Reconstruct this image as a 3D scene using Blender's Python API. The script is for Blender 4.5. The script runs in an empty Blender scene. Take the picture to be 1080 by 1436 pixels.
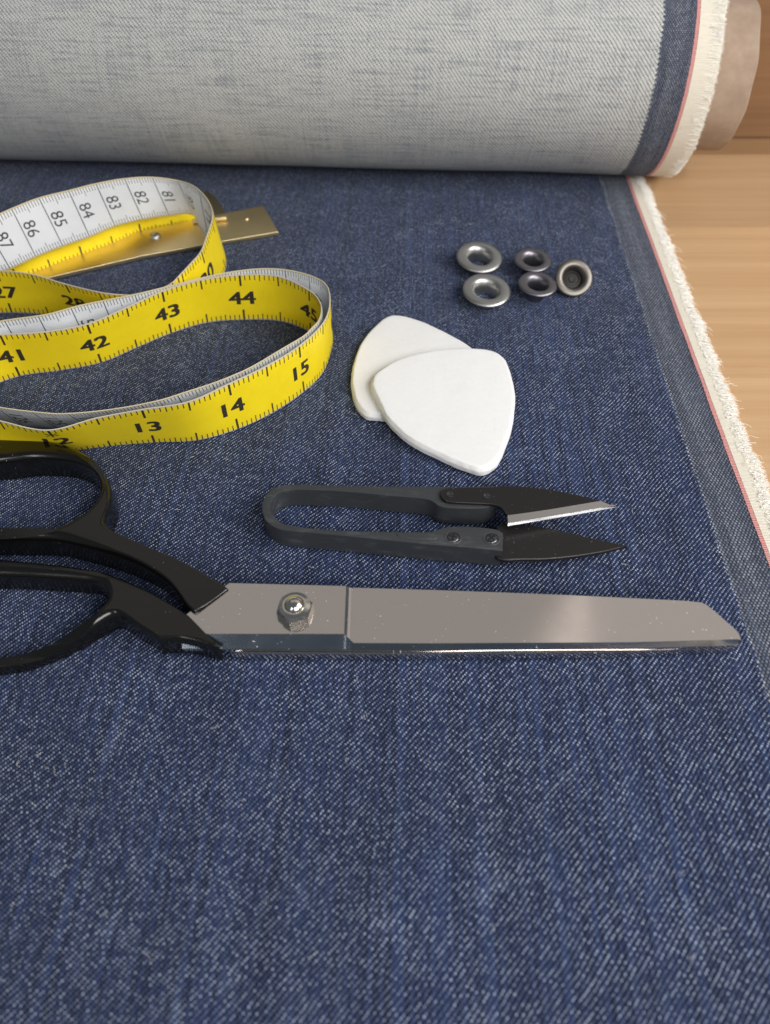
import bpy, bmesh, math, random
from mathutils import Vector, Matrix, noise
from mathutils.geometry import tessellate_polygon
random.seed(7)
S = 0.001                       # everything below is written in millimetres
sc = bpy.context.scene
col = sc.collection
R = math.radians

# ------------------------------------------------------------------ camera
cam = bpy.data.cameras.new('camera')
cam_o = bpy.data.objects.new('camera', cam); col.objects.link(cam_o)
cam_o.location = (0, 0, 160*S)
cam_o.rotation_euler = (R(90-49.5), 0, 0)
cam.sensor_fit = 'HORIZONTAL'; cam.sensor_width = 36; cam.lens = 36*1079/1080
cam.clip_start = 0.01; cam.clip_end = 20
cam.dof.use_dof = True; cam.dof.focus_distance = 0.217; cam.dof.aperture_fstop = 18
sc.camera = cam_o

# ------------------------------------------------------------------ room light (dim, even) and lamps
world = bpy.data.worlds.new('World'); sc.world = world; world.use_nodes = True
bg = world.node_tree.nodes['Background']
bg.inputs['Color'].default_value = (.80, .90, 1.0, 1); bg.inputs['Strength'].default_value = .12

def area(name, loc, target, sx, sy, power, color):
    l = bpy.data.lights.new(name, 'AREA'); l.shape = 'RECTANGLE'; l.size = sx; l.size_y = sy
    l.energy = power; l.color = color
    o = bpy.data.objects.new(name, l); col.objects.link(o)
    o.location = loc
    o.rotation_euler = (Vector(target)-Vector(loc)).to_track_quat('-Z', 'Y').to_euler()
    return o
area('window_light', (.54, .04, .46), (.02, .2, 0), .36, .46, 4.0, (1, .97, .93))
area('front_window_light', (.38, -.62, .62), (.02, .25, 0), .55, .45, 6.5, (1, .98, .96))
area('left_window_light', (-.42, -.60, .60), (-.02, .2, 0), .12, .36, .9, (1, .98, .96))
area('ceiling_reflection_panel', (-.15, .85, 1.1), (-.1, .15, 0), 1.1, .8, .74, (1, .89, .80))  # added panel, no real lamp: the warm grey the blade reflects
area('ceiling_reflection_panel', (.86, .85, 1.1), (.4, .15, 0), .88, .8, .84, (1, .91, .83))  # second added panel, brighter, to vary the blade's reflection
sc.view_settings.view_transform = 'Standard'; sc.view_settings.look = 'None'
sc.view_settings.exposure = 0; sc.view_settings.gamma = 1

# ------------------------------------------------------------------ helpers
def tag(o, label=None, cat=None, group=None, kind=None):
    if label: o['label'] = label
    if cat: o['category'] = cat
    if group: o['group'] = group
    if kind: o['kind'] = kind
    return o

def empty(name, loc=(0, 0, 0)):
    o = bpy.data.objects.new(name, None); col.objects.link(o)
    o.location = Vector(loc)*S; o.empty_display_size = .01
    return o

def mesh_obj(name, me, mat, parent=None, smooth=None, wn=False):
    o = bpy.data.objects.new(name, me); col.objects.link(o)
    if mat is not None:
        for m in (mat if isinstance(mat, (list, tuple)) else [mat]): me.materials.append(m)
    if smooth is not None:
        me.polygons.foreach_set('use_smooth', [True]*len(me.polygons))
        me.set_sharp_from_angle(angle=R(smooth))
    if wn:
        w = o.modifiers.new('wn', 'WEIGHTED_NORMAL'); w.keep_sharp = True; w.weight = 80
    if parent is not None:
        o.parent = parent
        o.matrix_parent_inverse = Matrix.Translation(-parent.location) @ Matrix.Identity(4)
    return o

def from_data(name, vs, fs, mat, parent=None, smooth=None, uvs=None, mats=None, wn=False):
    me = bpy.data.meshes.new(name)
    me.from_pydata([(v[0]*S, v[1]*S, v[2]*S) for v in vs], [], fs)
    if uvs is not None:
        lay = me.uv_layers.new(name='UVMap')
        flat = []
        for lp in me.loops: flat += uvs[lp.vertex_index]
        lay.data.foreach_set('uv', flat)
    if mats is not None: me.polygons.foreach_set('material_index', mats)
    me.update()
    return mesh_obj(name, me, mat, parent, smooth, wn)

def spline(pts, n=8, closed=True):
    """centripetal Catmull-Rom through 2D points (no overshoot); a doubled point makes a corner"""
    out = []; N = len(pts)
    for i in range(N if closed else N-1):
        g = (lambda k: pts[k % N]) if closed else (lambda k: pts[max(0, min(N-1, k))])
        P = [Vector(g(i-1)), Vector(g(i)), Vector(g(i+1)), Vector(g(i+2))]
        if (P[2]-P[1]).length < 1e-6: continue
        d = [max(1e-3, math.sqrt((P[q+1]-P[q]).length)) for q in range(3)]
        t0, t1, t2, t3 = 0, d[0], d[0]+d[1], d[0]+d[1]+d[2]
        for k in range(n):
            t = t1+(t2-t1)*k/n
            A1 = P[0]*((t1-t)/d[0])+P[1]*((t-t0)/d[0]); A2 = P[1]*((t2-t)/d[1])+P[2]*((t-t1)/d[1]); A3 = P[2]*((t3-t)/d[2])+P[3]*((t-t2)/d[2])
            B1 = A1*((t2-t)/(t2-t0))+A2*((t-t0)/(t2-t0)); B2 = A2*((t3-t)/(t3-t1))+A3*((t-t1)/(t3-t1))
            out.append(tuple(B1*((t2-t)/d[1])+B2*((t-t1)/d[1])))
    if not closed: out.append(tuple(pts[-1]))
    return out

def slab(name, outline, z0, z1, bev, mat, parent=None, holes=(), bevres=4, smooth=35, tilt=None, bscale=None):
    """outline (with holes) extruded between two heights with rounded edges"""
    loops = []
    for h, pl in enumerate([outline]+list(holes)):
        q = [Vector(p[:2]) for p in pl]
        q = [p for k, p in enumerate(q) if (p-q[k-1]).length > .02]
        ar = sum(q[k-1].x*q[k].y-q[k].x*q[k-1].y for k in range(len(q)))
        if (ar < 0) == (h == 0): q.reverse()
        nr = []
        for k in range(len(q)):
            e0 = (q[k]-q[k-1]).normalized(); e1 = (q[(k+1) % len(q)]-q[k]).normalized()
            n0 = Vector((-e0.y, e0.x)); n1 = Vector((-e1.y, e1.x)); m = n0+n1
            nr.append(m/max(.9, m.length_squared/2) if m.length > .1 else n0)
        loops.append((q, nr))
    bb = min(bev, .5)
    prof = [(bb*(1-math.sin(a)), z0+bb*(1-math.cos(a))) for a in [R(90)*k/2 for k in range(3)]]
    prof += [(bev*(1-math.cos(a)), z1-bev*(1-math.sin(a))) for a in [R(90)*k/bevres for k in range(bevres+1)]]
    bv = bscale or (lambda p: 1)
    vs = []; fs = []; caps = ([], [])
    tess = []
    for q, nr in loops:
        n = len(q); o = len(vs)
        for ins, z in prof: vs += [(*(p+m*ins*bv(p)), z) for p, m in zip(q, nr)]
        for r in range(len(prof)-1):
            for k in range(n):
                k2 = (k+1) % n; fs.append((o+r*n+k, o+r*n+k2, o+(r+1)*n+k2, o+(r+1)*n+k))
        caps[0].extend(range(o, o+n)); caps[1].extend(range(o+(len(prof)-1)*n, o+len(prof)*n))
        tess.append([Vector((*(p+m*bev*bv(p)), 0)) for p, m in zip(q, nr)])   # the top outline also closes the underside
    for t in tessellate_polygon(tess):
        a, b, c = (tess_pt(tess, k) for k in t)
        if (b-a).cross(c-a).z < 0: t = t[::-1]
        fs.append(tuple(caps[1][k] for k in t)); fs.append(tuple(caps[0][k] for k in reversed(t)))
    if tilt: vs = [(x, y, z+tilt(x, y, z)) for x, y, z in vs]
    return from_data(name, vs, fs, mat, parent, smooth, wn=True)
def tess_pt(tess, k):
    for l in tess:
        if k < len(l): return l[k]
        k -= len(l)

def lathe(name, prof, mat, parent, M, seg=64, smooth=40, closed=True):
    """profile (radius, height) turned round an axis; M places it (mm)"""
    vs = []; fs = []; n = len(prof)
    for k in range(seg):
        a = 2*math.pi*k/seg
        for r, z in prof: vs.append(M @ Vector((r*math.cos(a), r*math.sin(a), z)))
    for k in range(seg):
        k2 = (k+1) % seg
        for i in range(n if closed else n-1):
            i2 = (i+1) % n
            fs.append((k*n+i, k2*n+i, k2*n+i2, k*n+i2))
    return from_data(name, vs, fs, mat, parent, smooth)

# ------------------------------------------------------------------ material helper
class NT:
    def __init__(s, name):
        s.m = bpy.data.materials.new(name); s.m.use_nodes = True
        s.t = s.m.node_tree; s.b = s.t.nodes['Principled BSDF']
    def n(s, typ, **kw):
        x = s.t.nodes.new(typ)
        for k, v in kw.items(): setattr(x, k, v)
        return x
    def put(s, sock, v):
        if isinstance(v, bpy.types.NodeSocket): s.t.links.new(v, sock)
        elif isinstance(v, (tuple, list)) and len(v) == 3 and sock.type == 'RGBA': sock.default_value = (*v, 1)
        else: sock.default_value = v
    def math(s, op, a, b=None, c=None, clamp=False):
        x = s.n('ShaderNodeMath', operation=op, use_clamp=clamp); s.put(x.inputs[0], a)
        if b is not None: s.put(x.inputs[1], b)
        if c is not None: s.put(x.inputs[2], c)
        return x.outputs[0]
    def mix(s, f, a, b, blend='MIX'):
        x = s.n('ShaderNodeMix', data_type='RGBA', blend_type=blend)
        s.put(x.inputs[0], f); s.put(x.inputs[6], a); s.put(x.inputs[7], b)
        return x.outputs[2]
    def noise(s, vec, scale, detail=2, rough=.5, dim='3D'):
        x = s.n('ShaderNodeTexNoise', noise_dimensions=dim); s.put(x.inputs['Vector'], vec)
        x.inputs['Scale'].default_value = scale; x.inputs['Detail'].default_value = detail
        x.inputs['Roughness'].default_value = rough
        return x.outputs[0]
    def comb(s, x, y, z=0.0):
        c = s.n('ShaderNodeCombineXYZ'); s.put(c.inputs[0], x); s.put(c.inputs[1], y); s.put(c.inputs[2], z)
        return c.outputs[0]
    def ramp(s, v, lo, hi):
        x = s.n('ShaderNodeMapRange'); x.interpolation_type = 'SMOOTHSTEP'; s.put(x.inputs[0], v)
        x.inputs[1].default_value = lo; x.inputs[2].default_value = hi
        return x.outputs[0]
    def obj(s, sx=1, sy=1, sz=1):
        """object coordinates in mm, stretched"""
        c = s.n('ShaderNodeTexCoord'); m = s.n('ShaderNodeMapping')
        m.inputs['Scale'].default_value = (sx/S, sy/S, sz/S)
        s.t.links.new(c.outputs['Object'], m.inputs[0]); return m.outputs[0]
    def uv(s):
        c = s.n('ShaderNodeUVMap'); sp = s.n('ShaderNodeSeparateXYZ')
        s.t.links.new(c.outputs[0], sp.inputs[0]); return c.outputs[0], sp.outputs[0], sp.outputs[1]
    def bump(s, h, dist_mm, strength=1.0):
        x = s.n('ShaderNodeBump'); s.put(x.inputs['Height'], h)
        x.inputs['Distance'].default_value = dist_mm*S; x.inputs['Strength'].default_value = strength
        s.t.links.new(x.outputs[0], s.b.inputs['Normal'])
    def set(s, **kw):
        names = dict(color='Base Color', rough='Roughness', metal='Metallic', coat='Coat Weight',
                     coatr='Coat Roughness', spec='Specular IOR Level', sheen='Sheen Weight', sheenr='Sheen Roughness',
                     sss='Subsurface Weight', sssr='Subsurface Radius', ssss='Subsurface Scale', aniso='Anisotropic', ior='IOR')
        for k, v in kw.items(): s.put(s.b.inputs[names[k]], v)
        return s.m

def plain(name, color, **kw):
    t = NT(name); return t.set(color=color, **kw)

# ------------------------------------------------------------------ woven denim (UVs are millimetres: U across, V along the cloth)
def denim(name, side, pe=.40, pf=.47, rep=3):
    t = NT(name); vec, U, V = t.uv()
    w1 = t.noise(vec, .035, 2); w2 = t.noise(t.comb(V, U), .05, 2)
    f1 = t.noise(vec, .9, 1); f2 = t.noise(t.comb(V, U, 5.0), .8, 1)
    U2 = t.math('ADD', U, t.math('ADD', t.math('MULTIPLY', t.math('SUBTRACT', w1, .5), 2.2), t.math('MULTIPLY', t.math('SUBTRACT', f1, .5), .30)))
    V2 = t.math('ADD', V, t.math('ADD', t.math('MULTIPLY', t.math('SUBTRACT', w2, .5), 2.6), t.math('MULTIPLY', t.math('SUBTRACT', f2, .5), .36)))
    iu = t.math('DIVIDE', U2, pe); iv = t.math('DIVIDE', V2, pf)
    i = t.math('FLOOR', iu); j = t.math('FLOOR', iv)
    fu = t.math('SUBTRACT', iu, i); fv = t.math('SUBTRACT', iv, j)
    k = t.math('WRAP', t.math('SUBTRACT' if side != 'back' else 'ADD', j, i), float(rep), 0.0)
    k = t.math('ROUND', k)
    up = t.math('LESS_THAN', k, .5)                      # the crossing where the weft (face) / warp (back) shows
    su = t.math('SINE', t.math('MULTIPLY', fu, math.pi)); sv = t.math('SINE', t.math('MULTIPLY', fv, math.pi))
    wn = t.n('ShaderNodeTexWhiteNoise', noise_dimensions='2D'); t.put(wn.inputs[0], t.comb(i, j)); rnd = wn.outputs[0]
    wi = t.n('ShaderNodeTexWhiteNoise', noise_dimensions='1D'); t.put(wi.inputs['W'], i); ri = wi.outputs[0]
    wj = t.n('ShaderNodeTexWhiteNoise', noise_dimensions='1D'); t.put(wj.inputs['W'], j); rj = wj.outputs[0]
    slub_w = t.noise(t.comb(t.math('MULTIPLY', U, 1.1), t.math('MULTIPLY', V, .035)), 1.0, 3, .6)   # uneven warp yarns
    slub_f = t.noise(t.comb(t.math('MULTIPLY', U, .055), t.math('MULTIPLY', V, 1.0), 3.0), 1.0, 3, .6)
    patch = t.noise(vec, .055, 3, .6)
    wear = t.ramp(t.noise(vec, .11, 4, .65), .56, .80)
    if side == 'back':
        a = t.math('MULTIPLY', t.math('POWER', sv, .45), t.math('POWER', su, .35))
        k1 = t.math('COMPARE', k, 1.0, .3)
        f = t.math('MULTIPLY', t.math('ADD', up, t.math('MULTIPLY', k1, .30)), t.math('MULTIPLY', a, t.math('ADD', .72, t.math('MULTIPLY', rnd, .45))), clamp=True)
        tone = t.math('ADD', t.math('MULTIPLY', slub_w, .45), t.math('ADD', t.math('MULTIPLY', slub_f, .75), t.math('MULTIPLY', patch, .25)))
        weft = t.mix(t.ramp(tone, .50, .80), (.44, .465, .485), (.76, .765, .73))
        weft = t.mix(t.math('MULTIPLY', t.math('POWER', t.math('SUBTRACT', 1.0, sv), 2.0), .6), weft, (.24, .26, .30))
        warp = t.mix(rnd, (.010, .013, .024), (0.04, .047, .065))
        c = t.mix(f, weft, warp)
        h = t.math('ADD', t.math('MULTIPLY', t.math('SUBTRACT', 1.0, up), sv), t.math('MULTIPLY', up, .15))
    elif side == 'face':
        warp = t.mix(t.ramp(t.math('ADD', t.math('MULTIPLY', slub_w, .6), t.math('MULTIPLY', ri, .4)), .30, .80), (.0045, .0105, .044), (.025, .050, .155))
        warp = t.mix(t.math('MULTIPLY', t.ramp(t.math('ADD', t.math('MULTIPLY', slub_f, .7), t.math('MULTIPLY', rj, .2)), .5, .85), .34), warp, (.055, .092, .21))
        warp = t.mix(t.math('MULTIPLY', t.math('SUBTRACT', 1.0, su), .75), warp, (.004, .006, .018))  # shade in the gaps between warp yarns, painted into the colour
        warp = t.mix(t.math('MULTIPLY', wear, .22), warp, (.16, .21, .36))
        br = t.math('POWER', rnd, 1.7)
        br = t.math('MULTIPLY', br, t.math('ADD', .62, t.math('MULTIPLY', t.ramp(t.math('ADD', patch, t.math('MULTIPLY', slub_f, .35)), .45, .90), .45)))
        br = t.math('ADD', t.math('ADD', t.math('MULTIPLY', br, .84), .13), t.math('MULTIPLY', wear, .18))
        f = t.math('MULTIPLY', up, t.math('MULTIPLY', t.math('POWER', t.math('MULTIPLY', sv, su), .7), br), clamp=True)
        warp = t.mix(t.math('MULTIPLY', t.ramp(t.noise(vec, .03, 4, .6), .42, .66), .42), warp, (.005, .010, .036))
        c = t.mix(f, warp, (.60, .69, .86))
        al = t.math('SINE', t.math('MULTIPLY', t.math('DIVIDE', t.math('ADD', k, fv), float(rep)), math.pi))
        h = t.math('MULTIPLY', t.math('ADD', .35, t.math('MULTIPLY', al, .65)), t.math('ADD', .3, t.math('MULTIPLY', su, .7)))
    else:                                                 # selvedge band, close plain weave
        white = .36 if side == 'band_face' else .40
        strp = t.ramp(t.math('ADD', t.math('SINE', t.math('MULTIPLY', U, .75)), t.math('MULTIPLY', slub_f, 1.6)), -.6, 2.0)
        warp = t.mix(t.ramp(slub_w, .35, .7), (.016, .024, .052), (.055, .075, .13))
        warp = t.mix(t.math('MULTIPLY', t.math('SUBTRACT', 1.0, su), .6), warp, (.008, .010, .022))  # gap shade between the band's yarns, painted in likewise
        f = t.math('MULTIPLY', up, t.math('MULTIPLY', t.math('POWER', sv, .6), t.math('ADD', white*.45, t.math('MULTIPLY', rnd, white*.7))), clamp=True)
        c = t.mix(t.math('MULTIPLY', f, t.math('ADD', t.math('ADD', .72, t.math('MULTIPLY', t.ramp(U, -10.9, -12.1), 1.3 if side == 'band_face' else 0.0)), t.math('MULTIPLY', strp, .42)), clamp=True), warp, (.66, .69, .74))
        h = t.math('MULTIPLY', sv, t.math('ADD', .4, t.math('MULTIPLY', su, .6)))
    t.bump(h, .16, .8)
    return t.set(color=c, rough=.85, spec=.22, sheen=.13 if side != 'back' else .05, sheenr=.4)

M_face = denim('denim_face', 'face'); M_back = denim('denim_reverse', 'back', .48, .57)
M_bandf = denim('selvedge_face', 'band_face', .5, .8, 2); M_bandb = denim('selvedge_reverse', 'band_back', .45, .62, 2)

def cream_mat():
    t = NT('cream_cotton'); vec, U, V = t.uv()
    n = t.noise(t.comb(t.math('MULTIPLY', U, .25), t.math('MULTIPLY', V, 2.2)), 1.0, 3, .6)
    st = t.ramp(t.noise(vec, .14, 2), .66, .74)
    rib = t.math('SINE', t.math('MULTIPLY', V, 2*math.pi/.55))
    c = t.mix(n, (.72, .66, .53), (.89, .85, .75)); c = t.mix(t.math('MULTIPLY', st, .35), c, (.42, .34, .22))
    t.bump(t.math('ADD', t.math('MULTIPLY', rib, .3), n), .25, .7)
    return t.set(color=c, rough=.95, spec=.2, sheen=.1)
M_cream = cream_mat()
M_fibre = plain('cotton_fibre', (.90, .88, .83), rough=.9, spec=.2)
def red_mat():
    t = NT('red_thread'); vec, U, V = t.uv()
    rib = t.math('SINE', t.math('MULTIPLY', V, 2*math.pi/.62))
    c = t.mix(t.ramp(rib, -.9, .6), (.80, .50, .47), (.78, .27, .255)); t.bump(rib, .2, .8)
    return t.set(color=c, rough=.9, spec=.2)
M_red = red_mat()

def wood_mat(name, a, b):
    t = NT(name); o = t.n('ShaderNodeObjectInfo'); v = t.obj(.02, .9, .9)
    vv = t.n('ShaderNodeVectorMath', operation='ADD'); t.put(vv.inputs[0], v)
    t.put(vv.inputs[1], t.comb(t.math('MULTIPLY', o.outputs['Random'], 90.0), t.math('MULTIPLY', o.outputs['Random'], 37.0)))
    g = t.noise(vv.outputs[0], .55, 5, .6); g2 = t.noise(vv.outputs[0], 2.2, 3, .6); g3 = t.noise(vv.outputs[0], .09, 3, .55)
    c = t.mix(t.ramp(t.math('ADD', t.math('MULTIPLY', g, .5), t.math('MULTIPLY', g3, .6)), .35, .80), a, b)
    c = t.mix(t.math('MULTIPLY', t.ramp(g2, .58, .75), .12), c, tuple(x*.72 for x in a))
    c = t.mix(t.math('MULTIPLY', o.outputs['Random'], .30), c, tuple(x*.88 for x in a))
    t.bump(g2, .05, .3)
    return t.set(color=c, rough=.42, spec=.4)
M_wood = wood_mat('pale_wood', (.54, .325, .165), (.64, .42, .235))
M_wood3 = wood_mat('shaded_wood', (.46, .285, .15), (.565, .375, .212))  # pale wood browned: shade near the roll put into the colour
M_wood4 = wood_mat('deep_shaded_wood', (.29, .165, .078), (.37, .22, .11))  # deeper step of the shade painted into the rear planks
M_wood2 = wood_mat('shadow_board_wood', (.215, .112, .052), (.30, .165, .082))  # wood darkened to paint the shadow behind the roll

def steel_mat(name, col_, rough, sx=.15, sy=2.0, dust=True, scratch=.04):
    t = NT(name)
    g = t.noise(t.obj(sx, sy, 1), 1.2, 4, .6)
    fl = t.noise(t.obj(), 1.3, 2, .5); zone = t.noise(t.obj(), .12, 2)
    d = t.math('MULTIPLY', t.ramp(fl, .705, .74), t.ramp(zone, .42, .60))
    sm = t.noise(t.obj(), .06, 3, .6)
    if dust:
        t.put(t.b.inputs['Base Color'], t.mix(t.math('MULTIPLY', d, .7), col_, (.8, .78, .74)))
        t.put(t.b.inputs['Metallic'], t.math('SUBTRACT', 1.0, t.math('MULTIPLY', d, .8)))
    else:
        t.set(color=col_, metal=1.0)
    t.put(t.b.inputs['Roughness'], t.math('ADD', rough, t.math('ADD', t.math('MULTIPLY', t.math('SUBTRACT', sm, .4), .22), t.math('MULTIPLY', d, .4))))
    t.bump(g, .012, scratch)
    return t.m
M_blade = steel_mat('polished_steel', (.72, .665, .625), .08, scratch=.12)
M_bevel = steel_mat('dark_reflection_steel', (.36, .40, .46), .12)  # dark bluish reflection on the bevel, put into the steel colour
M_nut = steel_mat('nut_steel', (.84, .80, .72), .12, dust=False, scratch=0)
M_eyel = steel_mat('nickel', (.45, .45, .44), .36, dust=False, scratch=.1)
M_gun = steel_mat('gunmetal', (.25, .24, .26), .38, dust=False, scratch=.1)
M_gun2 = steel_mat('worn_gunmetal', (.21, .195, .175), .42, dust=False, scratch=.1)
M_brass = steel_mat('brass', (.80, .66, .38), .36, .2, .9, dust=False, scratch=.25)
M_dbrass = steel_mat('dull_brass', (.36, .31, .20), .45, dust=False, scratch=.2)

def lacquer():
    t = NT('black_lacquer')
    fl = t.noise(t.obj(1, .45, .7), 2.0, 3, .6); zone = t.noise(t.obj(), .10, 2)
    d = t.math('MULTIPLY', t.ramp(fl, .71, .75), t.ramp(zone, .40, .60))
    sm = t.noise(t.obj(), .10, 3, .6); od = t.noise(t.obj(), .25, 2)
    t.put(t.b.inputs['Base Color'], t.mix(t.math('MULTIPLY', d, .55), (.005, .0047, .004), (.55, .53, .48)))
    t.put(t.b.inputs['Roughness'], t.math('ADD', .20, t.math('ADD', t.math('MULTIPLY', t.ramp(sm, .5, .8), .08), t.math('MULTIPLY', d, .5))))
    t.bump(od, .12, .3)
    return t.set(spec=.6, coat=.12, coatr=.04)
M_lac = lacquer()
def snip_plastic():
    t = NT('black_nylon'); n = t.noise(t.obj(), 6, 3, .6); m = t.noise(t.obj(.3, 1, 1), .5, 3, .6)
    t.put(t.b.inputs['Base Color'], t.mix(t.ramp(m, .5, .8), (.040, .044, .049), (.075, .082, .09)))
    t.bump(n, .06, .6); return t.set(rough=.48, spec=.5)
M_nylon = snip_plastic()
def oxide():
    t = NT('black_oxide_steel'); n = t.noise(t.obj(), 5, 3, .6)
    fl = t.noise(t.obj(), 1.4, 2); d = t.ramp(fl, .71, .75)
    t.put(t.b.inputs['Base Color'], t.mix(t.math('MULTIPLY', d, .5), (.034, .031, .031), (.4, .4, .4)))
    t.bump(n, .02, .4); return t.set(metal=.55, rough=.36)
M_oxide = oxide()
M_edge = steel_mat('honed_edge', (.62, .59, .57), .30, dust=False, scratch=.2)
M_bright = steel_mat('bright_edge', (.92, .93, .95), .25, dust=False)
M_screw = steel_mat('dark_screw', (.16, .16, .17), .25, dust=False)
def chalk_mat():
    t = NT('tailor_chalk'); n = t.noise(t.obj(), .8, 4, .6); sc_ = t.noise(t.obj(1.0, .10, 1), .5, 3, .6); b = t.noise(t.obj(), .09, 2)
    c = t.mix(n, (.82, .82, .82), (.90, .90, .89)); bl = t.ramp(t.noise(t.obj(1, .4, 1), 1.6, 3, .6), .70, .76); c = t.mix(t.math('MULTIPLY', bl, .30), c, (.30, .36, .50)); c = t.mix(t.math('MULTIPLY', t.ramp(sc_, .60, .78), .22), c, (.66, .67, .70))
    t.bump(t.math('ADD', t.math('MULTIPLY', n, .5), t.math('MULTIPLY', b, 4.0)), .15, .6)
    return t.set(color=c, rough=.62, spec=.3, sss=.12, sssr=(1.2, 1.0, .8), ssss=S)
M_chalk = chalk_mat()
def card():
    t = NT('grey_cardboard'); vec, U, V = t.uv(); n = t.noise(vec, .12, 4, .6); f = t.noise(vec, 2.0, 3, .6)
    c = t.mix(t.ramp(t.math('ADD', t.math('MULTIPLY', n, .8), t.math('MULTIPLY', f, .2)), .3, .75), (.32, .235, .175), (.42, .32, .245))
    t.bump(t.math('ADD', n, t.math('MULTIPLY', f, .15)), .5, .6); return t.set(color=c, rough=.85, spec=.25)
M_card = card()

# ------------------------------------------------------------------ table: planks running left to right, and a dark board added for the shadow behind
table = tag(empty('wooden_table', (0, 150, -30)), 'pale wooden tabletop of long planks under the denim', 'table')
edges = [-260, -165, -70, 22, 112, 200.5, 289, 352.5, 440, 530]
def box(name, x0, x1, y0, y1, z0, z1, b, mat, parent):
    bm = bmesh.new(); bmesh.ops.create_cube(bm, size=1)
    for v in bm.verts:
        v.co = Vector(((x0+x1)/2+v.co.x*(x1-x0), (y0+y1)/2+v.co.y*(y1-y0), (z0+z1)/2+v.co.z*(z1-z0)))*S
    bmesh.ops.bevel(bm, geom=bm.edges[:], offset=b*S, segments=2, affect='EDGES')
    me = bpy.data.meshes.new(name); bm.to_mesh(me); bm.free()
    return mesh_obj(name, me, mat, parent, 30, True)
for a, b in zip(edges, edges[1:]):
    dz = random.uniform(-.08, 0)
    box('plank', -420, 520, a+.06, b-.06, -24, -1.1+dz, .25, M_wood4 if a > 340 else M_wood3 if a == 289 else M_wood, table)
board = box('shadow_board', 129, 520, 368.5, 388, -1.05, 85, .8, M_wood2, None)  # added board, stands in for the soft shadow behind the roll
tag(board, 'dark upright board added in place of the soft shadow behind the cardboard tube', 'board')

# ------------------------------------------------------------------ the denim cloth: flat length, rolled length, selvedge
PHI = R(1.55); CX0 = 96.5
def cl(a, b, z=0):
    return Vector((CX0+b*math.sin(PHI)+a*math.cos(PHI), b*math.cos(PHI)-a*math.sin(PHI), z))
def wave(x, y):
    return .35*noise.noise(Vector((x*.013, y*.016, 1.3)))-.1
cloth = tag(empty('denim_cloth', (0, 150, -.9)), 'dark blue selvedge denim spread flat and wound into a roll at the back', 'denim fabric')

def sheet(name, a0, a1, b0, b1, na, nb, zoff, mat, thick=.8, left=None, right=None):
    vs = []; uv = []; fs = []
    for j in range(nb+1):
        b = b0+(b1-b0)*j/nb
        l = a0+(left(b, j) if left else 0); r = a1+(right(b, j) if right else 0)
        for i in range(na+1):
            a = l+(r-l)*i/na; p = cl(a, b)
            vs.append((p.x, p.y, wave(p.x, p.y)+zoff)); uv.append((a, b))
    n1 = len(vs)
    for j in range(nb):
        for i in range(na):
            q = j*(na+1)+i; fs.append((q, q+1, q+na+2, q+na+1))
    # underside and rim
    vs += [(x, y, z-thick) for x, y, z in vs]; uv += uv[:]
    fs += [tuple(n1+k for k in reversed(f)) for f in fs[:]]
    rim = [i for i in range(na+1)]+[j*(na+1)+na for j in range(1, nb+1)]+[nb*(na+1)+i for i in range(na-1, -1, -1)]+[j*(na+1) for j in range(nb-1, 0, -1)]
    for k in range(len(rim)):
        u, v = rim[k], rim[(k+1) % len(rim)]; fs.append((v, u, u+n1, v+n1))
    return from_data(name, vs, fs, mat, cloth, 60, uv)
BEND = 352
sheet('flat_denim', -470, -.2, -190, BEND, 70, 90, 0, M_face)
tooth = lambda b, j: (-.5 if j % 2 else .5)+.3*noise.noise(Vector((b*.2, 0, 4)))
sheet('selvedge_band', -12, -.1, -190, BEND, 4, 640, .07, M_bandf, .3, left=tooth)
def jit(b, o): return .28*noise.noise(Vector((b*.06, o, 1)))+.14*noise.noise(Vector((b*.6, o, 3)))
sheet('red_thread', -.7, .6, -190, BEND, 3, 500, .22, M_red, .5, left=lambda b, j: jit(b, 0)+.1*(j % 2), right=lambda b, j: jit(b, 5)-.12*(j % 2))
def fr_edge(b, off=0, amp=1.0):
    return amp*(.35*abs(math.sin(b*.27+2*noise.noise(Vector((b*.03, off, 7)))))+1.1*noise.noise(Vector((b*.075, off, 2)))+.7*noise.noise(Vector((b*.22, off, 5)))+.35*noise.noise(Vector((b*.9, off, 9))))
sheet('white_selvedge', .7, 6.6, -190, BEND, 6, 500, .12, M_cream, .7, right=lambda b, j: fr_edge(b))

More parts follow.
